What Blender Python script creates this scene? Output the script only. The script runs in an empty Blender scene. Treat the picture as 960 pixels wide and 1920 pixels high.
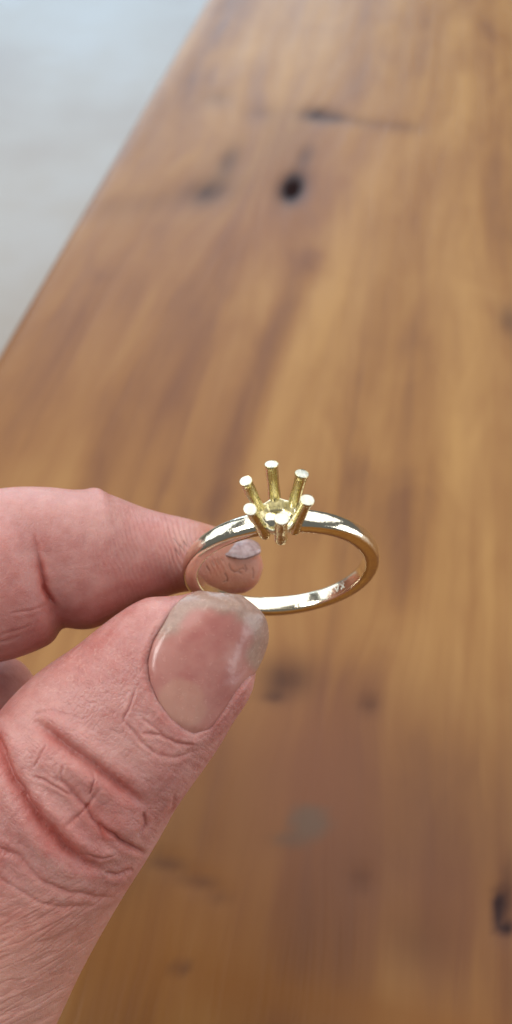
import bpy, bmesh, math, random
import numpy as np
from mathutils import Vector, Matrix

random.seed(4)
rng = np.random.RandomState(7)
SC = bpy.context.scene
COL = SC.collection
MM = 0.001

# ------------------------------------------------------------------ camera
F = 1507.0                      # focal length in photograph pixels (960 x 1920)
PITCH = math.radians(50.6)
CAM = Vector((0, 0, 0.900))     # table top at z = 0.750
RX = math.pi / 2 - PITCH
cam_d = bpy.data.cameras.new('camera')
cam = bpy.data.objects.new('camera', cam_d)
COL.objects.link(cam)
cam.location = CAM
cam.rotation_euler = (RX, 0, 0)
cam_d.sensor_fit = 'VERTICAL'
cam_d.sensor_height = 36.0
cam_d.sensor_width = 18.0
cam_d.lens = 36.0 * F / 1920.0
cam_d.clip_start = 0.005
cam_d.clip_end = 50
cam_d.dof.use_dof = True
cam_d.dof.focus_distance = 0.0785
cam_d.dof.aperture_fstop = cam_d.lens / 1.25
cam_d.dof.aperture_blades = 0
SC.camera = cam

# ------------------------------------------------------------------ world and lamps
world = bpy.data.worlds.new('World')
SC.world = world
world.use_nodes = True
bg = world.node_tree.nodes['Background']
bg.inputs['Color'].default_value = (0.95, 0.97, 1.0, 1)
bg.inputs['Strength'].default_value = 0.15


def area(name, loc, target, sx, sy, power, col):
    d = bpy.data.lights.new(name, 'AREA')
    d.shape = 'RECTANGLE'
    d.size, d.size_y = sx, sy
    d.energy = power
    d.color = col
    o = bpy.data.objects.new(name, d)
    COL.objects.link(o)
    o.location = loc
    o.rotation_euler = (Vector(target) - Vector(loc)).to_track_quat('-Z', 'Y').to_euler()
    return o


area('ceiling_window_light', (0.30, 1.25, 2.45), (0.0, 0.20, 0.8), 3.9, 2.4, 51, (0.98, 0.985, 1.0))
area('added_left_light', (-1.15, -0.10, 2.35), (0, 0.06, 0.8), 0.9, 0.9, 27, (1.0, 0.975, 0.95))  # added lamp, placed so the hand shades the lower table
area('right_fill_light', (2.1, -0.25, 1.15), (0, 0.06, 0.85), 1.7, 1.3, 24, (0.97, 0.98, 1.0))  # added side fill for the thumb's edge and the ring's reflections
area('front_left_window_light', (-2.5, 1.35, 1.65), (0, 0.08, 0.85), 2.0, 1.7, 20, (0.88, 0.95, 1.0))
area('far_window_light', (-1.1, 6.0, 1.9), (-0.3, 0.9, 0.5), 4.2, 2.8, 115, (0.62, 0.82, 1.0))

SC.view_settings.view_transform = 'Standard'
SC.view_settings.look = 'None'
SC.view_settings.exposure = 0.0
SC.view_settings.gamma = 1.0
SC.cycles.max_bounces = 8
SC.cycles.use_denoising = True

# ------------------------------------------------------------------ helpers
CR, SR = math.cos(RX), math.sin(RX)
ROT = np.array([[1, 0, 0], [0, CR, -SR], [0, SR, CR]])
CAMN = np.array(CAM)


def P(px, py, depth):
    """millimetre point in the camera's frame for a photograph pixel and a depth"""
    return np.array([(px - 480.0) * depth / F, -(py - 960.0) * depth / F, -depth])


def to_world(p):
    return np.asarray(p) @ ROT.T * MM + CAMN


def project(p):
    return np.stack([480 + F * p[:, 0] / -p[:, 2], 960 - F * p[:, 1] / -p[:, 2]], 1)


def mesh_obj(name, verts, faces, mat, parent=None, origin=None, smooth=True):
    me = bpy.data.meshes.new(name)
    v = np.asarray(verts, float)
    org = np.array(origin if origin is not None else (0, 0, 0), float)
    me.from_pydata((v - org).tolist(), [], faces)
    me.update()
    if smooth:
        me.polygons.foreach_set('use_smooth', [True] * len(me.polygons))
    o = bpy.data.objects.new(name, me)
    COL.objects.link(o)
    if mat:
        me.materials.append(mat)
    if parent is not None:
        o.parent = parent
    else:
        o.location = org
    return o


def fix_normals(o):
    bm = bmesh.new()
    bm.from_mesh(o.data)
    bmesh.ops.recalc_face_normals(bm, faces=bm.faces)
    bm.to_mesh(o.data)
    bm.free()


def attr(o, name, vals):
    a = o.data.attributes.new(name, 'FLOAT', 'POINT')
    a.data.foreach_set('value', np.asarray(vals, np.float32))


class NT:
    def __init__(s, name):
        s.m = bpy.data.materials.new(name)
        s.m.use_nodes = True
        s.t = s.m.node_tree
        s.b = s.t.nodes['Principled BSDF']

    def n(s, typ, **kw):
        x = s.t.nodes.new(typ)
        for k, v in kw.items():
            if k.startswith('i_'):
                key = k[2:].replace('_', ' ')
                s.put(x.inputs[key], v)
            elif k.startswith('x_'):
                s.put(x.inputs[int(k[2:])], v)
            else:
                setattr(x, k, v)
        return x

    def put(s, sock, v):
        if isinstance(v, bpy.types.NodeSocket):
            s.t.links.new(v, sock)
        elif isinstance(v, bpy.types.Node):
            s.t.links.new(v.outputs[0], sock)
        else:
            sock.default_value = v

    def math(s, op, a, b=0.0, c=0.0, clamp=False):
        return s.n('ShaderNodeMath', operation=op, x_0=a, x_1=b, x_2=c, use_clamp=clamp).outputs[0]

    def mix(s, fac, a, b, blend='MIX'):
        x = s.n('ShaderNodeMix', data_type='RGBA', blend_type=blend)
        s.put(x.inputs[0], fac)
        s.put(x.inputs[6], a)
        s.put(x.inputs[7], b)
        return x.outputs[2]

    def at(s, name):
        return s.n('ShaderNodeAttribute', attribute_name=name).outputs['Fac']

    def coords(s, scale, rot=(0, 0, 0)):
        tc = s.n('ShaderNodeTexCoord')
        mp = s.n('ShaderNodeMapping')
        s.put(mp.inputs[0], tc.outputs['Object'])
        mp.inputs['Scale'].default_value = scale
        mp.inputs['Rotation'].default_value = rot
        return mp.outputs[0]

    def noise(s, vec, scale, detail=3.0, rough=0.55, dist=0.0):
        return s.n('ShaderNodeTexNoise', i_Vector=vec, i_Scale=scale, i_Detail=detail,
                   i_Roughness=rough, i_Distortion=dist).outputs[0]

    def ramp(s, fac, stops, interp='LINEAR'):
        r = s.n('ShaderNodeValToRGB')
        s.put(r.inputs[0], fac)
        cr = r.color_ramp
        cr.interpolation = interp
        while len(cr.elements) < len(stops):
            cr.elements.new(0.5)
        for e, (p, c) in zip(cr.elements, stops):
            e.position = p
            e.color = (*c, 1) if len(c) == 3 else c
        return r.outputs[0]

    def rng(s, v, a, b, c, d):
        return s.n('ShaderNodeMapRange', x_0=v, x_1=a, x_2=b, x_3=c, x_4=d).outputs[0]

    def bump(s, h, strength, dist, normal=None):
        b = s.n('ShaderNodeBump', i_Height=h, i_Strength=strength, i_Distance=dist)
        if normal is not None:
            s.put(b.inputs['Normal'], normal)
        return b.outputs[0]

    def set(s, **kw):
        for k, v in kw.items():
            s.put(s.b.inputs[k.replace('_', ' ')], v)


# lattice noise in numpy, used to shape skin relief and wood figure
def vnoise(x, y, seed=0):
    r = np.random.RandomState(seed)
    T = r.rand(256, 256)
    xi, yi = np.floor(x).astype(int), np.floor(y).astype(int)
    fx, fy = x - xi, y - yi
    fx = fx * fx * (3 - 2 * fx)
    fy = fy * fy * (3 - 2 * fy)
    a, b = T[xi & 255, yi & 255], T[(xi + 1) & 255, yi & 255]
    c, d = T[xi & 255, (yi + 1) & 255], T[(xi + 1) & 255, (yi + 1) & 255]
    return (a * (1 - fx) + b * fx) * (1 - fy) + (c * (1 - fx) + d * fx) * fy - 0.5


def fbm(x, y, seed=0, octs=4):
    s = np.zeros_like(x)
    a = 1.0
    for k in range(octs):
        s += a * vnoise(x * 2 ** k + 13.7 * k, y * 2 ** k + 7.1 * k, seed + k)
        a *= 0.5
    return s


def sstep(x, a, b):
    t = np.clip((x - a) / (b - a), 0, 1)
    return t * t * (3 - 2 * t)


# ------------------------------------------------------------------ floor
m = NT('pale_floor')
v = m.coords((1, 1, 1))
n1 = m.noise(v, 2.3, 4)
n2 = m.noise(m.coords((1.5, 0.6, 1), (0, 0, 0.5)), 1.6, 2)
c = m.ramp(m.math('ADD', m.math('MULTIPLY', n1, 0.5), m.math('MULTIPLY', n2, 0.5)),
           [(0.36, (0.31, 0.225, 0.155)), (0.50, (0.37, 0.305, 0.24)), (0.62, (0.41, 0.37, 0.33))])
m.set(Base_Color=c, Roughness=0.26)
m.put(m.b.inputs['Normal'], m.bump(n1, 0.2, 0.01))
floor = mesh_obj('floor', [(-6, -4, 0), (6, -4, 0), (6, 8, 0), (-6, 8, 0)], [(0, 1, 2, 3)], m.m, smooth=False)
floor['kind'] = 'structure'

# ------------------------------------------------------------------ table
TZ = 0.75


def on_table(px, py):
    d = to_world(P(px, py, 100.0)) - CAMN
    t = (TZ - CAMN[2]) / d[2]
    return (CAMN + d * t)[:2]


e0, e1 = on_table(385, 0), on_table(0, 650)
gv = (e0 - e1) / np.linalg.norm(e0 - e1)        # along the grain, away from us
gu = np.array([gv[1], -gv[0]])                  # across the grain, to the right


def uv(px, py):
    q = on_table(px, py) - e1
    return np.array([q @ gu, q @ gv])           # metres: across, along


def blob(U, V, px, py, rx, ry, e=1.0):
    """soft spot on the wood: place and radii read as photograph pixels and turned into metres"""
    c0 = uv(px, py)
    cx, cy = uv(px + rx, py), uv(px, py - ry)
    su = max(np.linalg.norm(cx - c0), 1e-4)
    sv = max(np.linalg.norm(cy - c0), 1e-4)
    return np.exp(-(((U - c0[0]) / su) ** 2 + ((V - c0[1]) / sv) ** 2) ** e)


def streak(U, V, pts, width):
    q = np.array([uv(*p) for p in pts])
    best = np.full(U.shape, 9.0)
    for a, b in zip(q[:-1], q[1:]):
        d = b - a
        t = np.clip(((U - a[0]) * d[0] + (V - a[1]) * d[1]) / (d @ d), 0, 1)
        best = np.minimum(best, np.hypot(U - a[0] - t * d[0], V - a[1] - t * d[1]))
    return np.exp(-(best / width) ** 2)


def build_table():
    nu, nv = 300, 420
    us = np.concatenate([np.linspace(0, 0.42, 240), np.linspace(0.42, 0.95, 61)[1:]])
    vs = np.concatenate([np.linspace(-0.45, -0.22, 30), np.linspace(-0.22, 0.42, 330)[1:], np.linspace(0.42, 1.15, 62)[1:]])
    U, V = np.meshgrid(us, vs, indexing='ij')
    nu, nv = U.shape
    U, V = U.ravel(), V.ravel()
    knots = [(548, 352, 24, 28, 1.25), (600, 216, 38, 15, .62), (428, 300, 18, 30, .36), (388, 362, 34, 24, .36), (420, 335, 60, 60, .14), (540, 260, 60, 60, .14),
             (488, 212, 30, 16, .22), (572, 292, 15, 22, .35), (512, 1306, 24, 13, .36), (530, 1275, 44, 30, .26), (692, 1318, 20, 20, .45),
             (944, 1684, 14, 14, .95), (950, 1735, 16, 20, .9), (932, 1708, 6, 30, .6), (955, 1650, 14, 40, .35), (676, 1650, 22, 24, .3), (338, 1812, 16, 10, .45),
             (530, 1580, 30, 14, .12), (955, 600, 20, 28, .4),
             (790, 1770, 60, 60, .2), (545, 1265, 60, 40, .28), (408, 184, 30, 16, .25)]
    dark = np.zeros_like(U)
    warp = np.zeros_like(U)
    for px, py, rx, ry, s in knots:
        dark += s * blob(U, V, px, py, rx, ry)
    for px, py, rx, ry, s in [(500, 300, 170, 120, .014), (945, 1710, 80, 160, .004), (600, 1310, 160, 120, .006),
                              (335, 1810, 60, 50, .002), (570, 1560, 120, 120, .003)]:
        c0 = uv(px, py)
        g = blob(U, V, px, py, rx, ry)
        warp += s * g * np.tanh((U - c0[0]) / 0.006)
    dark += .24 * streak(U, V, [(640, 222), (700, 232), (775, 238)], .0045)
    dark += .30 * streak(U, V, [(290, 1606), (350, 1640), (420, 1680)], .0011)
    dark += .13 * streak(U, V, [(210, 390), (330, 372), (400, 350)], .009)
    tone = np.zeros_like(U)      # + pale, - dark: grain, plus painted sheen and shadow
    for pts, w, s in [([(395, 960), (455, 780), (520, 610), (585, 480)], .0050, -.80),
                      ([(300, 900), (350, 720), (420, 520), (500, 400)], .0050, -.42),
                      ([(160, 860), (230, 640), (300, 430)], .005, -.35),
                      ([(60, 840), (110, 700), (190, 520)], .0045, -.35),
                      ([(720, 850), (800, 500), (850, 250), (870, 60)], .006, .20),
                      ([(480, 900), (580, 640), (660, 420), (740, 260)], .0055, .55),
                      ([(560, 880), (640, 640), (760, 330), (815, 100)], .0050, .30),
                      ([(520, 880), (610, 660), (700, 420)], .0028, -.35),
                      ([(880, 120), (900, 40), (905, 0)], .010, -.40),
                      ([(860, 760), (875, 560), (880, 400)], .006, -.18),
                      ([(410, 1240), (400, 1420), (385, 1560)], .0030, -.55),
                      ([(560, 1150), (600, 1400), (610, 1600)], .0060, -.25),
                      ([(720, 1900), (722, 1500), (735, 1150)], .0012, .30),
                      ([(250, 1900), (290, 1720), (330, 1640)], .0050, -.35),
                      ([(330, 1780), (380, 1500)], .0040, .35),
                      ([(240, 1240), (330, 1480), (300, 1560)], .0050, .30),
                      ([(110, 1240), (140, 1200)], .004, .5),
                      ([(470, 1900), (480, 1700)], .0050, -.18),
                      ([(820, 1900), (800, 1600), (790, 1400)], .0030, -.18)]:
        tone += s * streak(U, V, pts, w)
    tone += .62 * blob(U, V, 760, 150, 420, 220, 2) - .62 * blob(U, V, 640, 1540, 330, 300, 2)  # paints window sheen at the top and shadow at the bottom
    tone -= .45 * blob(U, V, 560, 330, 90, 60)
    red = np.zeros_like(U)
    for px, py, rx, ry, s in [(600, 300, 190, 110, .6), (600, 1520, 320, 300, .75), (430, 1450, 150, 220, .35), (600, 1420, 120, 140, .6),
                              (760, 1650, 200, 160, .5), (160, 560, 200, 200, .5), (480, 440, 160, 100, .5), (380, 740, 160, 200, .35), (900, 1500, 120, 200, .2)]:
        red += s * blob(U, V, px, py, rx, ry)
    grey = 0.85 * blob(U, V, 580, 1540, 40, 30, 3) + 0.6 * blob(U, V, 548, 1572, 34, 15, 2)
    gold = .8 * blob(U, V, 420, 1850, 260, 120) + .5 * blob(U, V, 380, 1600, 150, 150) + .5 * blob(U, V, 100, 800, 200, 200) \
        + 1.1 * blob(U, V, 720, 1905, 320, 40) + .5 * blob(U, V, 330, 1500, 120, 220)  # bottom strip paints the lit band past the shadow edge
    X = e1[0] + U * gu[0] + V * gv[0]
    Y = e1[1] + U * gu[1] + V * gv[1]
    Z = np.full_like(X, TZ) + 0.0002 * fbm(U * 60, V * 12, 3) - 0.0008 * np.clip(dark, 0, 1)
    # eased arris along the table edge
    Z -= 0.0022 * np.exp(-U / 0.0016) * (U < 0.012)
    idx = np.arange(nu * nv).reshape(nu, nv)
    quads = np.stack([idx[:-1, :-1], idx[1:, :-1], idx[1:, 1:], idx[:-1, 1:]], -1).reshape(-1, 4)
    verts = np.stack([X, Y, Z], 1)
    # sides and underside
    th = 0.034
    border = list(idx[:, 0]) + list(idx[-1, 1:]) + list(idx[-2::-1, -1]) + list(idx[0, -2:0:-1])
    nb = len(border)
    low = verts[border].copy()
    low[:, 2] = TZ - th
    base = len(verts)
    allv = np.vstack([verts, low])
    faces = quads.tolist()
    for k in range(nb):
        k2 = (k + 1) % nb
        faces.append((border[k2], border[k], base + k, base + k2))
    faces.append(tuple(base + k for k in range(nb)))
    z = np.zeros(nb)

    m = NT('oiled_recycled_wood')
    tex_u = m.n('ShaderNodeAttribute', attribute_name='grain_u').outputs['Fac']
    tex_v = m.n('ShaderNodeAttribute', attribute_name='grain_v').outputs['Fac']
    co = m.n('ShaderNodeCombineXYZ', x_0=tex_u, x_1=m.math('MULTIPLY', tex_v, 0.075), x_2=0.3).outputs[0]
    wide = m.noise(co, 62, 3, 0.5, 0.35)
    mid = m.noise(co, 190, 4, 0.6, 0.5)
    co2 = m.n('ShaderNodeCombineXYZ', x_0=tex_u, x_1=m.math('MULTIPLY', tex_v, 0.03), x_2=0.7).outputs[0]
    fine = m.noise(co2, 900, 3, 0.6)
    co3 = m.n('ShaderNodeCombineXYZ', x_0=tex_u, x_1=m.math('MULTIPLY', tex_v, 0.32), x_2=1.9).outputs[0]
    patch = m.noise(co3, 75, 3, 0.55, 0.8)
    cloud = m.math('ADD', m.noise(m.coords((1, 1, 1)), 22, 3, 0.5), m.math('MULTIPLY', m.math('SUBTRACT', patch, 0.5), 1.5))
    g = m.math('ADD', m.math('MULTIPLY', wide, 0.52), m.math('ADD', m.math('MULTIPLY', mid, 0.17), 0.095))
    g = m.math('ADD', g, m.math('MULTIPLY', fine, 0.08))
    g = m.math('ADD', g, m.math('MULTIPLY', cloud, 0.16))
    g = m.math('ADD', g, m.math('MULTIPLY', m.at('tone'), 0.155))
    col = m.ramp(g, [(0.34, (0.080, 0.025, 0.006)), (0.46, (0.155, 0.056, 0.011)), (0.57, (0.245, 0.106, 0.022)),
                     (0.74, (0.36, 0.188, 0.052))])
    col = m.mix(m.math('MULTIPLY', m.at('red'), 0.60, clamp=True), col, (0.195, 0.068, 0.025, 1))
    col = m.mix(m.math('MULTIPLY', m.at('gold'), 0.60, clamp=True), col, (0.20, 0.070, 0.008, 1))
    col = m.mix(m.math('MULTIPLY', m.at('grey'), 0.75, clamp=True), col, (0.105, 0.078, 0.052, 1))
    kn = m.math('ADD', m.at('dark'), m.math('MULTIPLY', m.math('SUBTRACT', mid, 0.5), m.math('MULTIPLY', m.at('dark'), 1.2)), clamp=True)
    col = m.mix(m.math('MULTIPLY', kn, 1.5, clamp=True), col, m.mix(m.at('dark'), (0.075, 0.032, 0.026, 1), (0.018, 0.010, 0.010, 1)))
    rough = m.rng(mid, 0.3, 0.7, 0.36, 0.46)
    m.set(Base_Color=col, Roughness=rough, Specular_IOR_Level=m.math('MULTIPLY', m.math('SUBTRACT', 1.0, m.at('dark'), clamp=True), 0.33))
    m.put(m.b.inputs['Normal'], m.bump(m.math('ADD', fine, m.math('MULTIPLY', mid, 2.0)), 0.35, 0.0004))
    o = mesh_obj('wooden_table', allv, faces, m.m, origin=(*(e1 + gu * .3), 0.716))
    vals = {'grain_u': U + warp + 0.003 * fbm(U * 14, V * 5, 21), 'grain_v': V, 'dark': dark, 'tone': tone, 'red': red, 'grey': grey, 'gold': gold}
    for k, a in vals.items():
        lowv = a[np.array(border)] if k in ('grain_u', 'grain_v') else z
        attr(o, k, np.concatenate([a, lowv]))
    o['label'] = 'oiled brown wooden table top with dark knots, under the hand'
    o['category'] = 'table'
    return o


build_table()

# ------------------------------------------------------------------ gold ring
RC = np.array([2.6227, -5.829, -84.2364])
RR = np.array([0.9961, 0.0878, 0.0127])
RU = np.array([-0.0571, 0.5251, 0.8491])
RN = np.array([0.0679, -0.8465, 0.5280])
RO, RI, RW = 10.32, 8.72, 1.86


def ringpt(a, b, c):
    """across, towards the head, along the finger axis (mm) -> world"""
    return to_world(RC + np.outer(a, RR) + np.outer(b, RU) + np.outer(c, RN))


def gold(name, col, rough, scratch=0.15):
    m = NT(name)
    v = m.coords((1000, 1000, 1000))
    n = m.noise(v, 0.55, 4, 0.55)
    n2 = m.noise(m.coords((2600, 700, 700), (0.3, 0.5, 0.2)), 1.6, 3, 0.7)
    m.set(Base_Color=(*col, 1), Metallic=1.0, Roughness=m.rng(n2, 0.3, 0.75, rough * 0.7, rough * 1.6))
    m.put(m.b.inputs['Normal'], m.bump(m.math('ADD', m.math('MULTIPLY', n, 1.6), m.math('MULTIPLY', n2, 0.14)), scratch, 0.00025))
    return m.m


G_OUT = gold('polished_pale_gold', (0.85, 0.79, 0.62), 0.11, 0.19)
G_PRONG = gold('satin_gold', (0.72, 0.66, 0.39), 0.24, 0.18)
G_CUP = gold('brushed_pale_gold', (0.86, 0.80, 0.58), 0.30, 0.25)
G_TIP = gold('filed_gold', (0.70, 0.68, 0.57), 0.40, 0.8)

base_w = to_world(RC)
ring = bpy.data.objects.new('ring', None)
COL.objects.link(ring)
ring_org = to_world(RC - RO * RU)
ring.location = ring_org
ring.empty_display_size = 0.01
ring['label'] = 'pale yellow gold ring with empty six-prong setting, pinched between thumb and finger'
ring['category'] = 'ring'


def build_band():
    prof = []
    hw = RW / 2
    t = RO - RI
    # D section: (radial offset from inner face, across)
    k = 22
    for i in range(k + 1):
        a = math.pi * i / k
        x = hw * math.cos(a)
        prof.append((t - 0.62 * (1 - (max(0, math.sin(a))) ** 0.75), x))
    lower = [(0.55, -hw * 1.0), (0.22, -hw * .975), (0.07, -hw * .9), (0.015, -hw * .72), (0, -hw * .3), (0, hw * .3),
             (0.015, hw * .72), (0.07, hw * .9), (0.22, hw * .975), (0.55, hw * 1.0)]
    prof += lower
    N = 260
    V, Fc = [], []
    m_ = len(prof)
    for i in range(N):
        th = 2 * math.pi * i / N
        # slightly hand finished: thickness and width breathe around the hoop
        wob = 1 + 0.018 * math.sin(3 * th + 1.0) + 0.010 * math.sin(7 * th)
        top = math.exp(-((th - math.pi / 2) / 0.55) ** 2)
        for ro, x in prof:
            wx = x * wob * (1 + 0.16 * top)
            r = RI + ro * (1 + 0.03 * math.sin(2 * th + .5))
            V.append((r * math.cos(th), r * math.sin(th), wx))
    V = np.array(V)
    for i in range(N):
        for j in range(m_):
            a, b = i * m_ + j, i * m_ + (j + 1) % m_
            c_, d = ((i + 1) % N) * m_ + (j + 1) % m_, ((i + 1) % N) * m_ + j
            Fc.append((a, b, c_, d))
    o = mesh_obj('band', ringpt(V[:, 0], V[:, 1], V[:, 2]), Fc, G_OUT, ring, ring_org)
    fix_normals(o)
    return o


build_band()


def stamp(th0, th1, x0, x1, wd=0.085, name='hallmark'):
    """one short punched stroke on the inside of the band"""
    n = 5
    V = []
    for i in range(n):
        f = i / (n - 1)
        th = th0 + (th1 - th0) * f
        x = x0 + (x1 - x0) * f
        dth, dx = (x1 - x0), -(th1 - th0) * RI
        L = math.hypot(dth, dx) + 1e-9
        for s, hgt in ((-1, 0.01), (0, 0.05), (1, 0.01)):
            tt = th + s * wd * dth / L / RI
            xx = x + s * wd * dx / L
            r = RI - hgt
            V.append((r * math.cos(tt), r * math.sin(tt), xx))
    Fc = []
    for i in range(n - 1):
        for j in range(2):
            a = i * 3 + j
            Fc.append((a, a + 1, a + 4, a + 3))
    return V, Fc


def hallmarks():
    V, Fc = [], []
    a0 = math.radians(-42)
    for k, strokes in enumerate([[(0, 1, -.3, .3), (1, 0, -.3, .3)], [(0, .5, -.3, .3), (.5, 1, .3, -.3)],
                                 [(0, 1, -.25, .25), (.2, .9, .25, -.1)]]):
        off = a0 - k * 0.105
        for (t0, t1, x0, x1) in strokes:
            v, f = stamp(off + t0 * 0.062, off + t1 * 0.062, x0, x1)
            n0 = len(V)
            V += v
            Fc += [tuple(n0 + q for q in ff) for ff in f]
    V = np.array(V)
    o = mesh_obj('hallmark', ringpt(V[:, 0], V[:, 1], V[:, 2]), Fc, G_TIP, ring, ring_org)


hallmarks()


def lathe(prof, n, center=(0, 0)):
    V, Fc = [], []
    for i in range(n):
        a = 2 * math.pi * i / n
        for r, h in prof:
            V.append((r * math.sin(a), h, r * math.cos(a)))
    m_ = len(prof)
    for i in range(n):
        for j in range(m_ - 1):
            Fc.append((i * m_ + j, i * m_ + j + 1, ((i + 1) % n) * m_ + j + 1, ((i + 1) % n) * m_ + j))
    return np.array(V), Fc


def build_head():
    # conical cup the prongs grow from
    prof = [(0.0, 9.55), (0.5, 9.60), (0.95, 9.85), (1.30, 10.3), (1.52, 10.75), (1.62, 10.9), (1.76, 10.93), (1.86, 10.8),
            (1.82, 10.5), (1.70, 10.0), (1.58, 9.5), (1.48, 9.0), (1.36, 8.86), (1.1, 8.84), (0.0, 8.84)]
    V, Fc = lathe(prof, 72)
    # scallops between the prongs
    ang = np.arctan2(V[:, 0], V[:, 2])
    sc = np.cos(3 * (ang - 0.0608)) ** 2
    top = (V[:, 1] > 10.2)
    V[:, 1] -= np.where(top, 0.30 * (1 - sc), 0)
    low = (V[:, 1] < 9.2)
    V[:, 1] += np.where(low & (np.hypot(V[:, 0], V[:, 2]) > .9), 0.35 * (1 - sc), 0)
    cup = mesh_obj('setting', ringpt(V[:, 0], V[:, 1], V[:, 2]), Fc, G_CUP, ring, ring_org)
    fix_normals(cup)
    path = np.array([(1.62, 8.55), (1.74, 9.3), (1.90, 10.1), (2.12, 11.2), (2.38, 12.3), (2.66, 13.4), (2.90, 14.40), (2.97, 14.70)])
    # per prong: small lean and length differences seen in the photograph
    tweak = [(0.02, -.02, 0.0), (0.03, 0.00, 0.0), (-.01, 0.0, .02), (0.0, 0.0, 0.0), (-.03, 0.02, -.05), (.02, 0.0, .02)]
    for k in range(6):
        a = 0.0608 + k * math.pi / 3 + tweak[k][0]
        ca, sa = math.cos(a), math.sin(a)
        # resample path
        d = np.concatenate([[0], np.cumsum(np.hypot(*np.diff(path, axis=0).T))])
        s = np.concatenate([np.linspace(0, d[-1] - .5, 22), d[-1] - np.array([.42, .34, .26, .18, .10, .04, 0])])
        pr = np.interp(s, d, path[:, 0]) + tweak[k][1] * (s / d[-1])
        ph = np.interp(s, d, path[:, 1]) + tweak[k][2] * (s / d[-1])
        rad = 0.535 + 0.03 * (1 - s / d[-1]) + 0.02 * np.sin(s * 2.1 + k)
        e = d[-1] - s
        rad = np.where(e < .45, rad + 0.07 * sstep(.45 - e, 0, .30), rad)
        rad[-1] *= .93
        rad[0] *= .8
        n = 20
        V, Fc = [], []
        m_ = len(s)
        for i in range(m_):
            j0, j1 = max(0, i - 1), min(m_ - 1, i + 1)
            tr, tt = pr[j1] - pr[j0], ph[j1] - ph[j0]
            L = math.hypot(tr, tt)
            tr, tt = tr / L, tt / L
            for q in range(n):
                b = 2 * math.pi * q / n
                rr = rad[i] * (1 + 0.05 * math.sin(2 * b + k) * (e[i] < .4))
                x1 = rr * math.cos(b)          # in the lean plane, square to the path
                x2 = rr * math.sin(b) * 1.06   # sideways
                cut = (e[i] < .05) * 0.13 * math.cos(b + 1.3 * k) * rr / .6
                rad_ = pr[i] + x1 * tt + cut * tr
                hh = ph[i] - x1 * tr + cut * tt
                V.append((rad_ * sa + x2 * ca, hh, rad_ * ca - x2 * sa))
        for i in range(m_ - 1):
            for q in range(n):
                Fc.append((i * n + q, i * n + (q + 1) % n, (i + 1) * n + (q + 1) % n, (i + 1) * n + q))
        V = np.array(V)
        Fc.append(tuple(range(n)))
        Fc.append(tuple((m_ - 1) * n + q for q in range(n)))
        o = mesh_obj('prong', ringpt(V[:, 0], V[:, 1], V[:, 2]), Fc, G_PRONG, cup, ring_org)
        o.data.materials.append(G_TIP)
        fix_normals(o)
        for p in o.data.polygons:
            if len(p.vertices) == n and (m_ - 1) * n in p.vertices:
                p.material_index = 1
                p.use_smooth = False


build_head()


def solder_nicks():
    # small beads of solder where the head meets the band
    for (a, b, c_, r) in [(2.0, 10.05, .62, .17), (2.25, 10.2, -.1, .13), (-1.95, 9.9, .72, .15)]:
        bm = bmesh.new()
        bmesh.ops.create_uvsphere(bm, u_segments=14, v_segments=9, radius=r)
        V = np.array([v.co for v in bm.verts]) * np.array([1, .7, 1.2]) + np.array([a, b, c_])
        Fc = [[v.index for v in f.verts] for f in bm.faces]
        bm.free()
        mesh_obj('solder_bead', ringpt(V[:, 0], V[:, 1], V[:, 2]), Fc, G_OUT, ring, ring_org)


solder_nicks()

# ------------------------------------------------------------------ hand
def catmull(pts, n):
    pts = np.asarray(pts, float)
    k = len(pts)
    t = np.linspace(0, k - 1, n)
    out = np.zeros((n, pts.shape[1]))
    for j, x in enumerate(t):
        i = min(int(x), k - 2)
        f = x - i
        p0 = pts[max(i - 1, 0)]
        p1, p2 = pts[i], pts[i + 1]
        p3 = pts[min(i + 2, k - 1)]
        out[j] = 0.5 * ((2 * p1) + (-p0 + p2) * f + (2 * p0 - 5 * p1 + 4 * p2 - p3) * f * f + (-p0 + 3 * p1 - 3 * p2 + p3) * f ** 3)
    return out


def digit(st, cap0, cap1, n=90, ex=2.15, ns=40):
    """closed tube through stations (px, py, depth, half width in px, half depth in mm)"""
    s = catmull(st, n)
    C = np.array([P(a[0], a[1], a[2]) for a in s])
    A = s[:, 3] * s[:, 2] / F
    B = s[:, 4]
    T = np.gradient(C, axis=0)
    T /= np.linalg.norm(T, axis=1)[:, None]
    view = C / np.linalg.norm(C, axis=1)[:, None]
    W = np.cross(T, view)
    W /= np.linalg.norm(W, axis=1)[:, None]
    D = np.cross(W, T)
    rows = []
    th = np.linspace(0, 2 * np.pi, ns, endpoint=False)
    cs = np.sign(np.cos(th)) * np.abs(np.cos(th)) ** (2 / ex)
    sn = np.sign(np.sin(th)) * np.abs(np.sin(th)) ** (2 / ex)

    def row(c, a, b, w, d):
        rows.append(c + np.outer(a * cs, w) + np.outer(b * sn, d))
    K = 9
    for k in range(K, 0, -1):
        q = math.pi / 2 * k / K
        row(C[0] - T[0] * cap0 * math.sin(q), A[0] * max(math.cos(q), .02), B[0] * max(math.cos(q), .02), W[0], D[0])
    for i in range(n):
        row(C[i], A[i], B[i], W[i], D[i])
    for k in range(1, K + 1):
        q = math.pi / 2 * k / K
        row(C[-1] + T[-1] * cap1 * math.sin(q), A[-1] * max(math.cos(q), .02), B[-1] * max(math.cos(q), .02), W[-1], D[-1])
    V = np.vstack(rows)
    m_ = len(rows)
    Fc = []
    for i in range(m_ - 1):
        for q in range(ns):
            Fc.append((i * ns + q, i * ns + (q + 1) % ns, (i + 1) * ns + (q + 1) % ns, (i + 1) * ns + q))
    Fc.append(tuple(range(ns)))
    Fc.append(tuple((m_ - 1) * ns + q for q in range(ns))[::-1])
    return V, Fc


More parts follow.
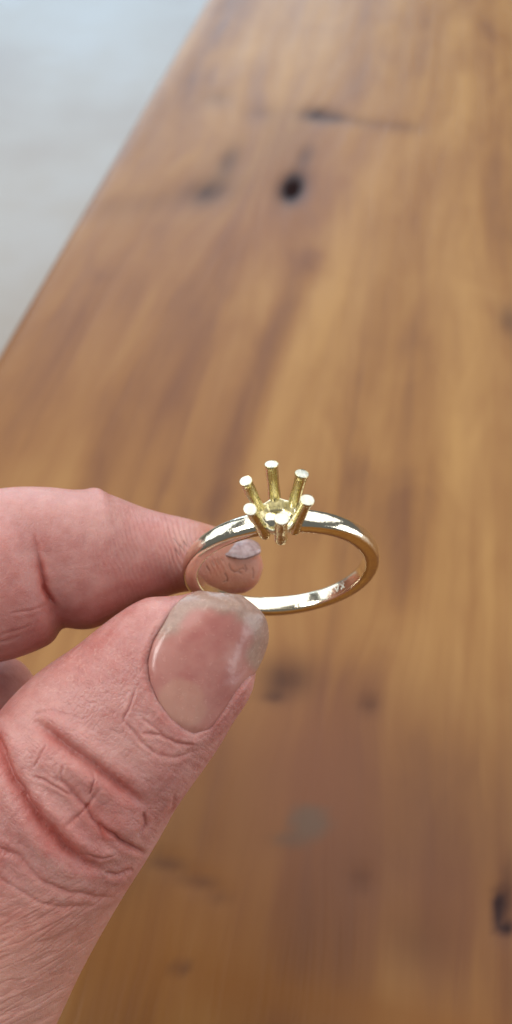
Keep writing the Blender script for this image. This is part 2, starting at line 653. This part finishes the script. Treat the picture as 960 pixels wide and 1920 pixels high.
THUMB = [(-420, 2330, 108, 330, 15), (-300, 2170, 100, 270, 13), (-190, 2030, 92, 225, 11.5), (-75, 1862, 86, 190, 10.5),
         (-5, 1727, 84.5, 183, 9.6), (66, 1590, 84, 188, 9.3), (118, 1500, 83.2, 192, 9.0), (176, 1414, 82.4, 187, 8.2),
         (255, 1333, 81.8, 168, 7.0), (322, 1262, 81.8, 152, 6.3), (378, 1214, 82.2, 130, 6.0), (416, 1174, 82.6, 88, 5.6)]
INDEX_NEAR = [(-560, 1250, 100, 205, 10), (-420, 1150, 93, 190, 9.6), (-300, 1105, 89, 172, 9.0), (-160, 1108, 86.5, 154, 8.4),
              (-50, 1098, 85.6, 150, 8.1), (10, 1084, 85.5, 149, 7.9), (56, 1072, 85.8, 142, 7.5)]
INDEX_TIP = [(-60, 1030, 87.5, 100, 6.6), (20, 1022, 87.0, 108, 6.9), (75, 1025, 87.2, 113, 7.1), (112, 1034, 87.6, 121, 7.4), (140, 1041, 88.2, 130, 7.6),
             (168, 1045, 89.0, 134, 7.9), (230, 1043, 90.0, 108, 7.2),
             (290, 1041, 90.6, 83, 6.2), (345, 1041, 92.4, 68, 5.7), (400, 1051, 95.3, 61, 4.7), (440, 1062, 97.3, 52, 4.2)]
MIDDLE = [(-700, 1500, 108, 190, 9.5), (-480, 1400, 102, 175, 9), (-300, 1340, 98, 150, 8.5), (-150, 1325, 96, 125, 7.6), (-60, 1322, 95.5, 108, 7.0), (-5, 1320, 95.5, 92, 6.6)]
RINGF = [(-760, 1660, 118, 170, 9), (-520, 1590, 114, 165, 9), (-330, 1560, 110, 150, 8.5), (-160, 1560, 107, 130, 8), (-90, 1570, 107, 110, 7)]
LITTLE = [(-800, 1840, 124, 140, 8), (-560, 1800, 121, 140, 8), (-400, 1780, 118, 130, 7.5), (-270, 1780, 115, 112, 6.5)]
PALM = [(-560, 1180, 104, 150, 9), (-700, 1380, 112, 250, 12), (-760, 1650, 120, 340, 14), (-700, 1950, 124, 400, 16), (-600, 2250, 122, 400, 17),
        (-520, 2600, 118, 340, 17), (-480, 2950, 118, 300, 17), (-470, 3400, 122, 300, 18)]


def seg_dist(q, pts):
    """distance to a polyline and the 0..1 place along it"""
    pts = np.asarray(pts, float)
    L = np.concatenate([[0], np.cumsum(np.linalg.norm(np.diff(pts, axis=0), axis=1))])
    best = np.full(len(q), 1e9)
    al = np.zeros(len(q))
    side = np.zeros(len(q))
    for i in range(len(pts) - 1):
        a, b = pts[i], pts[i + 1]
        d = b - a
        t = np.clip(((q - a) @ d) / (d @ d), 0, 1)
        r = q - a - t[:, None] * d
        dd = np.linalg.norm(r, axis=1)
        mk = dd < best
        best = np.where(mk, dd, best)
        al = np.where(mk, (L[i] + t * (L[i + 1] - L[i])) / L[-1], al)
    return best, al


# folds of the skin: points in photograph pixels, width px, depth mm, redness
FOLDS = [
    ([(62, 1350), (95, 1374), (125, 1398), (160, 1422), (206, 1461), (249, 1491), (280, 1512)], 13, .50, 1.0),
    ([(-8, 1385), (6, 1425), (27, 1467), (60, 1510), (103, 1570), (141, 1608), (192, 1637)], 14, .60, 1.2),
    ([(104, 1452), (122, 1466), (141, 1488), (163, 1515), (184, 1548), (200, 1582)], 7, .22, .6),
    ([(182, 1478), (172, 1500), (163, 1515), (135, 1540), (118, 1550)], 5, .09, .3),
    ([(184, 1540), (200, 1556), (222, 1572), (255, 1592), (275, 1606)], 6, .34, .7),
    ([(62, 1454), (88, 1462), (112, 1476), (136, 1494)], 3.5, .16, .3),
    ([(173, 1445), (176, 1462), (168, 1490)], 3.5, .14, .25),
    ([(90, 1392), (78, 1420), (66, 1440)], 3.5, .10, .15),
    ([(122, 1432), (118, 1450), (120, 1462)], 3, .10, .15),
    ([(268, 1520), (272, 1545), (258, 1566)], 5, .18, .3),
    ([(192, 1637), (222, 1640), (248, 1628)], 6, .25, .4),
    ([(160, 1600), (190, 1608), (215, 1600)], 4, .12, .2),
    ([(-5, 1585), (40, 1612), (80, 1650), (125, 1672), (180, 1684), (215, 1682)], 7, .15, .35),
    ([(-5, 1640), (30, 1668), (70, 1690), (120, 1702), (180, 1700)], 6, .09, .2),
    ([(233, 1350), (247, 1368), (262, 1386), (290, 1414)], 4, .14, .25),
    ([(255, 1290), (246, 1318), (234, 1345), (231, 1358)], 3, .12, .2),
    ([(262, 1372), (300, 1378), (330, 1392), (372, 1396)], 4, .13, .45),
    ([(265, 1345), (290, 1362), (312, 1382)], 3.5, .10, .35),
    ([(280, 1412), (330, 1420), (370, 1405)], 5, .08, .2),
    ([(330, 1480), (322, 1520), (300, 1550)], 5, .12, .2),
    ([(55, 1340), (100, 1332), (150, 1345)], 5, .06, .1),
    # finger joint
    ([(66, 1000), (70, 1030), (74, 1065), (84, 1105), (94, 1130)], 7, .13, .5),
    ([(72, 1040), (86, 1110), (97, 1140), (108, 1165)], 9, .13, .6),
    ([(80, 1096), (92, 1120), (104, 1135)], 5, .12, .2),
    ([(40, 1190), (20, 1198), (-5, 1204)], 4, .08, .1),
    ([(60, 1170), (30, 1182), (0, 1190)], 3.5, .06, .1),
    ([(88, 1135), (60, 1145), (20, 1150)], 3.5, .06, .1),
]
# dirt filled cracks near the finger tip
CRACKS = [
    ([(430, 1058), (433, 1068), (440, 1073), (447, 1072), (452, 1075)], 1.7),
    ([(448, 1069), (455, 1066), (459, 1068)], 1.3),
    ([(422, 1076), (427, 1084), (426, 1090), (419, 1092)], 1.6),
    ([(459, 1060), (463, 1068), (461, 1072)], 1.2),
    ([(474, 1066), (476, 1074), (474, 1084)], 1.2),
    ([(398, 1052), (402, 1060)], 1.5), ([(407, 1050), (411, 1058)], 1.4), ([(415, 1047), (418, 1052)], 1.3),
    ([(388, 1062), (393, 1070)], 1.4),
    ([(338, 1022), (345, 1033)], 1.6), ([(330, 1030), (336, 1041)], 1.5), ([(345, 1015), (351, 1025)], 1.4),
    ([(326, 1010), (334, 1020)], 1.2),
]
NAIL_L = [(346, 1373), (318, 1349), (294, 1316), (278, 1276), (275, 1238), (287, 1200), (311, 1160), (338, 1124), (372, 1107)]
NAIL_R = [(366, 1381), (396, 1368), (426, 1334), (455, 1294), (481, 1258), (499, 1219), (504, 1187), (493, 1150), (452, 1115)]


def build_hand():
    V, Fc = [], []
    for st, c0, c1 in ((THUMB, 6, 2.2), (INDEX_NEAR, 5, 2.6), (INDEX_TIP, 3, 2.9), (MIDDLE, 5, 4.6), (RINGF, 5, 5), (LITTLE, 5, 5), (PALM, 8, 10)):
        v, f = digit(st, c0, c1)
        n0 = len(V)
        V += v.tolist()
        Fc += [tuple(n0 + q for q in ff) for ff in f]
    me = bpy.data.meshes.new('hand_raw')
    me.from_pydata(V, [], Fc)
    tmp = bpy.data.objects.new('hand_raw', me)
    COL.objects.link(tmp)
    md = tmp.modifiers.new('r', 'REMESH')
    md.mode = 'VOXEL'
    md.voxel_size = 0.42
    md.adaptivity = 0
    dg = bpy.context.evaluated_depsgraph_get()
    ev = bpy.data.meshes.new_from_object(tmp.evaluated_get(dg))
    bpy.data.objects.remove(tmp)
    bm = bmesh.new()
    bm.from_mesh(ev)
    for _ in range(5):
        bmesh.ops.smooth_vert(bm, verts=bm.verts, factor=0.5, use_axis_x=True, use_axis_y=True, use_axis_z=True)
    # finer mesh where the photograph looks
    bm.normal_update()
    for rnd in range(2):
        vis = []
        for f in bm.faces:
            c = f.calc_center_median()
            px, py = 480 + F * c.x / -c.z, 960 - F * c.y / -c.z
            if -30 < px < 530 and 880 < py < 1950 and f.normal.dot(c) < 12 and -c.z < 101:
                vis.append(f)
        eds = list({e for f in vis for e in f.edges})
        bmesh.ops.subdivide_edges(bm, edges=eds, cuts=1, use_grid_fill=True)
        bm.normal_update()
    for _ in range(2):
        bmesh.ops.smooth_vert(bm, verts=[v for v in bm.verts if len(v.link_edges) <= 6], factor=0.5, use_axis_x=True, use_axis_y=True, use_axis_z=True)
    bm.normal_update()
    X = np.array([v.co for v in bm.verts])
    Nn = np.array([v.normal for v in bm.verts])
    q = project(X)
    px, py = q[:, 0], q[:, 1]
    view = -X / np.linalg.norm(X, axis=1)[:, None]
    face = sstep((Nn * view).sum(1), -0.1, 0.35)
    inf = sstep(px, -60, -10) * sstep(py, 860, 900)
    # which digit: above the pinch line is the finger, below the thumb
    line = np.interp(px, [-60, 0, 80, 165, 250, 345, 500], [1440, 1350, 1268, 1184, 1134, 1110, 1100])
    thumb = (py > line).astype(float)
    index = ((py < line) & (X[:, 2] > -100.5)).astype(float)
    isfront = X[:, 2] > -90
    disp = np.zeros(len(X))
    red = np.zeros(len(X))
    dirt_shade = np.zeros(len(X))
    pale = np.zeros(len(X))
    wob = np.stack([7 * fbm(px / 38, py / 38, 31, 3), 7 * fbm(px / 38, py / 38, 47, 3)], 1)
    for pts, w, dep, rd in FOLDS:
        d, al = seg_dist(q + wob * (0.8 if w > 5 else 0.5), pts)
        taper = np.clip(np.minimum(al, 1 - al) * 5, 0, 1) ** 0.6
        if pts[0][0] < 0:
            taper = np.clip((1 - al) * 5, 0, 1) ** 0.6
        ismine = thumb if pts[0][1] > 1230 else index
        mk = taper * ismine
        disp -= dep * mk * np.exp(-(d / (w * .62)) ** 2)
        disp += 0.38 * dep * mk * np.exp(-((d - w * 1.9) / (w * 1.2)) ** 2)
        red += rd * mk * np.exp(-(d / (w * 1.35)) ** 2)
    for pts, w in CRACKS:
        d, al = seg_dist(q, pts)
        disp -= 0.10 * np.exp(-(d / w) ** 2) * index
        dirt_shade += 0.42 * np.exp(-(d / (w * .75)) ** 2) * index
    # bulges on the knuckle
    for cx, cy, r1, r2, ang, h in [(236, 1548, 30, 20, .7, .45), (205, 1600, 30, 14, .3, .30), (90, 1440, 60, 26, .75, .42), (150, 1450, 60, 18, .7, .25),
                                   (100, 1520, 50, 18, .85, .30), (60, 1570, 80, 20, .8, .30),
                                   (150, 1575, 28, 15, .8, .25), (165, 1395, 75, 22, .65, .22), (300, 1450, 60, 40, .8, .15)]:
        ca, sa = math.cos(ang), math.sin(ang)
        dx, dy = px - cx, py - cy
        u_, v_ = dx * ca + dy * sa, -dx * sa + dy * ca
        disp += 1.1 * h * np.exp(-(u_ / r1) ** 2 - (v_ / r2) ** 2) * thumb
    # skin lines in the heel of the thumb, running up to the right
    ang = math.radians(-27)
    curve = py + 0.0009 * (px - 40) ** 2
    u_ = px * math.cos(ang) + curve * math.sin(ang)
    v_ = -px * math.sin(ang) + curve * math.cos(ang)
    heel = sstep(py + 0.15 * px, 1640, 1730) * thumb
    w1 = fbm(u_ / 70, v_ / 11, 5, 3)
    w2 = fbm(u_ / 40, v_ / 6, 9, 2)
    rid = 1 - np.abs(w1) * 4.0
    disp += heel * (-0.075 * np.clip(rid, 0, 1) ** 2 + 0.03 * w2)
    red += heel * 0.28 * np.clip(rid, 0, 1) ** 2
    # long soft furrows
    w3 = fbm(u_ / 160, v_ / 26, 15, 2)
    disp += heel * 0.16 * w3
    # cross hatched skin elsewhere on the thumb
    ang = math.radians(35)
    u_ = px * math.cos(ang) + py * math.sin(ang)
    v_ = -px * math.sin(ang) + py * math.cos(ang)
    body = (1 - heel) * thumb
    a1 = fbm(u_ / 34, v_ / 7, 61, 3)
    a2 = fbm(u_ / 7, v_ / 30, 71, 3)
    disp += body * (-0.042 * np.clip(1 - np.abs(a1) * 5, 0, 1) ** 2 - 0.036 * np.clip(1 - np.abs(a2) * 5, 0, 1) ** 2)
    flake = np.clip(1 - np.abs(fbm(px / 13, py / 13, 81, 3)) * 9, 0, 1) ** 2
    zone = np.exp(-((px - 130) / 95) ** 2 - ((py - 1270) / 55) ** 2) + np.exp(-((px - 275) / 40) ** 2 - ((py - 1150) / 26) ** 2) \
        + .6 * np.exp(-((px - 200) / 60) ** 2 - ((py - 1220) / 40) ** 2)
    pale += 0.75 * flake * np.clip(zone, 0, 1) * thumb
    disp += 0.035 * flake * np.clip(zone, 0, 1) * thumb
    # finger pad: print ridges, steep lines leaning left to right
    ph = px * 0.93 - (py - 1040) * (0.22 + 0.0008 * (px - 200)) + 14 * fbm(px / 60, py / 60, 91, 2)
    rz = np.exp(-((px - 270) / 95) ** 2 - ((py - 1045) / 62) ** 2) * index
    disp += 0.032 * np.sin(ph * 2 * np.pi / 8.4) * rz
    pale += 0.10 * rz * (np.sin(ph * 2 * np.pi / 8.4) > .5)
    near = np.exp(-((px - 336) / 26) ** 2 - ((py - 1030) / 34) ** 2) * index
    disp += 0.10 * np.sin(ph * 2 * np.pi / 9.5 + 1) * near
    # wrinkles through the ring
    inn = np.exp(-((px - 408) / 20) ** 2 - ((py - 1056) / 15) ** 2) * index
    disp += 0.06 * np.sin((px * .8 - py * .35) * 2 * np.pi / 7.5) * inn
    bl = fbm(px / 30, py / 26, 99, 3)
    disp += 0.07 * bl * index + 0.05 * bl * thumb
    # nail bed and folds round the nail
    poly = NAIL_L + NAIL_R[::-1]
    d, al = seg_dist(q, poly + [poly[0]])
    inside = np.zeros(len(X), bool)
    pl = np.array(poly)
    for i in range(len(pl)):
        a, b = pl[i], pl[(i + 1) % len(pl)]
        c_ = ((a[1] > py) != (b[1] > py)) & (px < (b[0] - a[0]) * (py - a[1]) / (b[1] - a[1] + 1e-9) + a[0])
        inside ^= c_
    sd = np.where(inside, -d, d)
    tipz = sstep(py, 1110, 1165)
    disp += thumb * np.where(sd < 0, -(0.70 - 0.32 * sstep(py, 1230, 1340)) * sstep(-sd, -2, 9), 0.13 * np.exp(-((sd - 11) / 9) ** 2) * tipz)
    red += thumb * 0.28 * np.exp(-((sd - 3) / 8) ** 2) * sstep(py, 1150, 1220)
    dirt_shade += thumb * 0.26 * np.exp(-((sd - 1) / 3.5) ** 2) * (px < 330) * (py < 1300)
    # blood colour, plus painted top light and contact shade
    red += 0.50 * np.exp(-((px - 240) / 110) ** 2 - ((py - 1085) / 75) ** 2) * index
    red += 0.35 * np.exp(-((px - 20) / 60) ** 2 - ((py - 1130) / 90) ** 2) * index
    red += 0.45 * np.exp(-((px - 190) / 80) ** 2 - ((py - 1545) / 70) ** 2) * thumb
    red += 0.30 * np.exp(-((px - 190) / 90) ** 2 - ((py - 1235) / 60) ** 2) * thumb
    red += 0.22 * np.exp(-((px - 330) / 60) ** 2 - ((py - 1410) / 40) ** 2) * thumb
    pale += 0.30 * np.exp(-((px - 210) / 70) ** 2 - ((py - 1400) / 45) ** 2) * thumb
    pale += 0.35 * sstep(py, 1650, 1850) * thumb
    pale += 0.35 * index * sstep(1010 - py, 0, 70)  # light from above, painted as a paler finger top
    pale += 0.8 * index * np.exp(-((px - 345) / 20) ** 2 - ((py - 1012) / 22) ** 2)
    red += 0.30 * bl
    warm = index * sstep(px, 350, 400) * 1.0 + 0.6 * sstep(py, 1600, 1800) * thumb
    dirt_shade += 0.22 * index * np.exp(-((px - 330) / 45) ** 2 - ((py - 1075) / 30) ** 2)  # contact shade beside the band, painted dark on the skin
    X2 = X + Nn * (disp * face * inf)[:, None]
    W3 = to_world(X2)
    org = to_world(P(-470, 3100, 120))
    for v, co in zip(bm.verts, W3 - org):
        v.co = co
    bm.to_mesh(ev)
    bm.free()
    for p in ev.polygons:
        p.use_smooth = True
    hand = bpy.data.objects.new('hand', ev)
    COL.objects.link(hand)
    hand.location = org
    mk = face * 0.9 + 0.1
    attr(hand, 'red', np.clip(red, 0, 2) * mk)
    attr(hand, 'dirt_shade', np.clip(dirt_shade, 0, 1) * face)
    attr(hand, 'pale', np.clip(pale, 0, 1) * mk)
    attr(hand, 'warm', np.clip(warm, 0, 1))

    m = NT('skin')
    v = m.coords((1000, 1000, 1000))
    big = m.noise(v, 0.16, 3)
    n_mid = m.noise(v, 0.9, 4, 0.6)
    n_f = m.noise(v, 4.2, 3, 0.65)
    vor = m.n('ShaderNodeTexVoronoi', feature='DISTANCE_TO_EDGE', i_Vector=v, i_Scale=2.3).outputs['Distance']
    vor_s = m.rng(vor, 0.0, 0.12, 0.0, 1.0)
    col = m.ramp(m.math('ADD', m.math('MULTIPLY', big, 0.6), m.math('MULTIPLY', n_mid, 0.4)),
                 [(0.36, (0.43, 0.170, 0.148)), (0.50, (0.495, 0.225, 0.198)), (0.64, (0.56, 0.285, 0.250))])
    col = m.mix(m.math('MULTIPLY', m.at('warm'), 0.55, clamp=True), col, (0.52, 0.225, 0.120, 1))
    col = m.mix(m.math('MULTIPLY', m.at('red'), 0.62, clamp=True), col, (0.40, 0.070, 0.048, 1))
    col = m.mix(m.math('MULTIPLY', m.at('pale'), 0.55, clamp=True), col, (0.66, 0.43, 0.37, 1))
    col = m.mix(m.math('MULTIPLY', m.rng(n_f, 0.62, 0.72, 0, 1), 0.22), col, (0.76, 0.56, 0.50, 1))
    col = m.mix(m.at('dirt_shade'), col, (0.050, 0.026, 0.020, 1))
    h = m.math('ADD', m.math('MULTIPLY', n_mid, 1.1), m.math('ADD', m.math('MULTIPLY', n_f, 0.55), m.math('MULTIPLY', vor_s, 0.30)))
    m.set(Base_Color=col, Roughness=m.rng(n_mid, 0.3, 0.7, 0.36, 0.56), Subsurface_Weight=0.5, Subsurface_Scale=0.002,
          Specular_IOR_Level=0.42)
    m.b.inputs['Subsurface Radius'].default_value = (1.0, 0.38, 0.22)
    m.put(m.b.inputs['Normal'], m.bump(h, 0.45, 0.00012))
    ev.materials.clear()
    ev.materials.append(m.m)
    hand['label'] = 'bare hand pinching the gold ring between thumb and index fingertip above the table'
    hand['category'] = 'hand'
    return hand, org


hand, hand_org = build_hand()


def thumb_depth():
    s = catmull(THUMB, 200)
    c = s[:, :2]

    def f(px, py):
        d = np.hypot(c[:, 0] - px, c[:, 1] - py)
        i = int(np.argmin(d))
        x = min(d[i] / (s[i, 3] * 1.16), 0.97)
        return s[i, 2] - s[i, 4] * math.sqrt(1 - x * x)
    return f


def build_thumb_nail():
    L = catmull(NAIL_L, 60)
    R = catmull(NAIL_R, 60)
    NT_, NS = 60, 34
    fd = thumb_depth()
    G = np.zeros((NT_, NS, 3))
    fdep = np.zeros((NT_, NS))
    for i in range(NT_):
        for j in range(NS):
            s = j / (NS - 1)
            q = L[i] * (1 - s) + R[i] * s
            G[i, j, :2] = q
            fdep[i, j] = fd(*q)
    # smooth the depth field
    for _ in range(30):
        g = np.pad(fdep, 1, mode='edge')
        g[0], g[-1] = 2 * g[1] - g[2], 2 * g[-2] - g[-3]
        g[:, 0], g[:, -1] = 2 * g[:, 1] - g[:, 2], 2 * g[:, -2] - g[:, -3]
        fdep = (g[:-2, 1:-1] + g[2:, 1:-1] + g[1:-1, :-2] + g[1:-1, 2:]) / 4
    pts = []
    free, lun = [], []
    for i in range(NT_):
        t = i / (NT_ - 1)
        for j in range(NS):
            s = j / (NS - 1)
            px, py = G[i, j, :2]
            edge = min(s, 1 - s) * 2
            dep = fdep[i, j] + 0.28 - 0.30 * math.sin(math.pi * s) ** .6
            dep += 0.30 * (1 - sstep(np.array(t), 0, .14)) + 0.35 * (1 - sstep(np.array(edge), 0, .12)) * (1 - sstep(np.array(t), .7, .85))
            dep += 0.9 * max(0, (t - .84) / .16) ** 2
            dep += 0.035 * math.sin(s * 40) * 0.25 + 0.10 * float(fbm(np.array([s * 5.]), np.array([t * 5.]), 12, 3)[0])
            ch = max(0, (t - .80) / .20)
            dep += 0.22 * ch * float(fbm(np.array([s * 14.]), np.array([t * 16.]), 17, 3)[0])
            pts.append(P(px, py, dep))
            w = float(fbm(np.array([px / 30.]), np.array([py / 30.]), 3, 2)[0])
            # rim of the free edge measured from the tip outline
            dd = min(np.hypot(np.array(NAIL_L)[6:, 0] - px, np.array(NAIL_L)[6:, 1] - py).min(),
                     np.hypot(R[36:, 0] - px, R[36:, 1] - py).min(), np.hypot(L[46:, 0] - px, L[46:, 1] - py).min(),
                     abs(py - 1110) + 0)
            free.append(float(1 - sstep(np.array(dd + 14 * w), 24, 46)))
            ell = ((px - 340) / 48) ** 2 + ((py - 1322) / 46) ** 2
            lun.append(float(1 - sstep(np.array(ell + .4 * w), .7, 1.25)))
    pts = np.array(pts)
    # underside
    back = pts * (1 + 0.42 / np.linalg.norm(pts, axis=1))[:, None]
    V = np.vstack([pts, back])
    n0 = len(pts)
    idx = np.arange(n0).reshape(NT_, NS)
    Fc = []
    for i in range(NT_ - 1):
        for j in range(NS - 1):
            a, b, c_, d = idx[i, j], idx[i, j + 1], idx[i + 1, j + 1], idx[i + 1, j]
            Fc.append((a, b, c_, d))
            Fc.append((n0 + d, n0 + c_, n0 + b, n0 + a))
    bd = list(idx[:, 0]) + list(idx[-1, 1:]) + list(idx[-2::-1, -1]) + list(idx[0, -2:0:-1])
    for k in range(len(bd)):
        a, b = bd[k], bd[(k + 1) % len(bd)]
        Fc.append((b, a, n0 + a, n0 + b))
    m = NT('thumbnail')
    v = m.coords((1000, 1000, 1000))
    n1 = m.noise(v, 0.35, 3)
    n2 = m.noise(v, 1.8, 4, 0.6)
    col = m.ramp(n1, [(0.35, (0.40, 0.150, 0.128)), (0.6, (0.46, 0.205, 0.170))])
    col = m.mix(m.math('MULTIPLY', m.at('lunula'), 0.34), col, (0.54, 0.33, 0.23, 1))
    col = m.mix(m.math('MULTIPLY', m.at('proximal'), 0.8), col, (0.50, 0.235, 0.195, 1))
    grime = m.ramp(n2, [(0.30, (0.30, 0.235, 0.185)), (0.70, (0.44, 0.34, 0.265))])
    col = m.mix(m.math('MULTIPLY', m.at('free'), 0.70), col, grime)
    m.set(Base_Color=col, Roughness=m.rng(n2, 0.3, 0.7, 0.15, 0.30), Subsurface_Weight=0.18, Subsurface_Scale=0.0012,
          Specular_IOR_Level=0.5)
    m.b.inputs['Subsurface Radius'].default_value = (1.0, 0.45, 0.3)
    m.put(m.b.inputs['Normal'], m.bump(m.math('ADD', n1, m.math('MULTIPLY', n2, m.math('ADD', m.math('MULTIPLY', m.at('free'), 0.6), 0.16))), 0.5, 0.00014))
    o = mesh_obj('fingernail', to_world(V), Fc, m.m, hand, hand_org)
    tt = np.repeat(np.linspace(0, 1, NT_), NS)
    attr(o, 'proximal', np.tile(1 - sstep(tt, .0, .16), 2))
    attr(o, 'free', np.array(free + free))
    attr(o, 'lunula', np.array(lun + lun))
    fix_normals(o)
    o['label'] = 'short pink thumbnail with pale half moon and grimy free edge'


build_thumb_nail()


def build_index_nail():
    top = catmull([(412, 1030), (426, 1019), (445, 1012), (466, 1010), (484, 1018), (489, 1027)], 26)
    bot = catmull([(414, 1037), (428, 1041), (441, 1044), (456, 1046), (473, 1042), (489, 1033)], 26)
    rows, NR = [], 10
    for r in range(NR):
        f = r / (NR - 1)
        for i in range(26):
            q = top[i] * (1 - f) + bot[i] * f
            s = i / 25
            dep = 94.4 - 2.9 * f ** .8 + 3.4 * (s - .68) - 0.5 * math.sin(math.pi * f) \
                + .12 * float(fbm(np.array([s * 9.]), np.array([f * 3.]), 5, 2)[0])
            rows.append(P(q[0], q[1] + (1.2 * float(fbm(np.array([s * 12.]), np.array([1.]), 8, 2)[0]) if r == NR - 1 else 0), dep))
    V = np.array(rows)
    up = np.array([0, 0.75, 0.2]) * 0.28
    V2 = np.vstack([V, V - up])
    n0 = len(V)
    idx = np.arange(n0).reshape(NR, 26)
    Fc = []
    for i in range(NR - 1):
        for j in range(25):
            a, b, c_, d = idx[i, j], idx[i, j + 1], idx[i + 1, j + 1], idx[i + 1, j]
            Fc.append((a, b, c_, d))
            Fc.append((n0 + d, n0 + c_, n0 + b, n0 + a))
    bd = list(idx[:, 0]) + list(idx[-1, 1:]) + list(idx[-2::-1, -1]) + list(idx[0, -2:0:-1])
    for k in range(len(bd)):
        a, b = bd[k], bd[(k + 1) % len(bd)]
        Fc.append((b, a, n0 + a, n0 + b))
    m = NT('index_nail')
    v = m.coords((1000, 1000, 1000))
    n2 = m.noise(v, 1.2, 4, 0.6)
    col = m.ramp(n2, [(0.35, (0.26, 0.175, 0.17)), (0.62, (0.42, 0.31, 0.30))])
    m.set(Base_Color=col, Roughness=0.24, Subsurface_Weight=0.1, Subsurface_Scale=0.001)
    m.put(m.b.inputs['Normal'], m.bump(n2, 0.5, 0.00015))
    o = mesh_obj('fingernail', to_world(V2), Fc, m.m, hand, hand_org)
    fix_normals(o)
    o['label'] = 'greyish tip of the index fingernail seen through the ring'


build_index_nail()
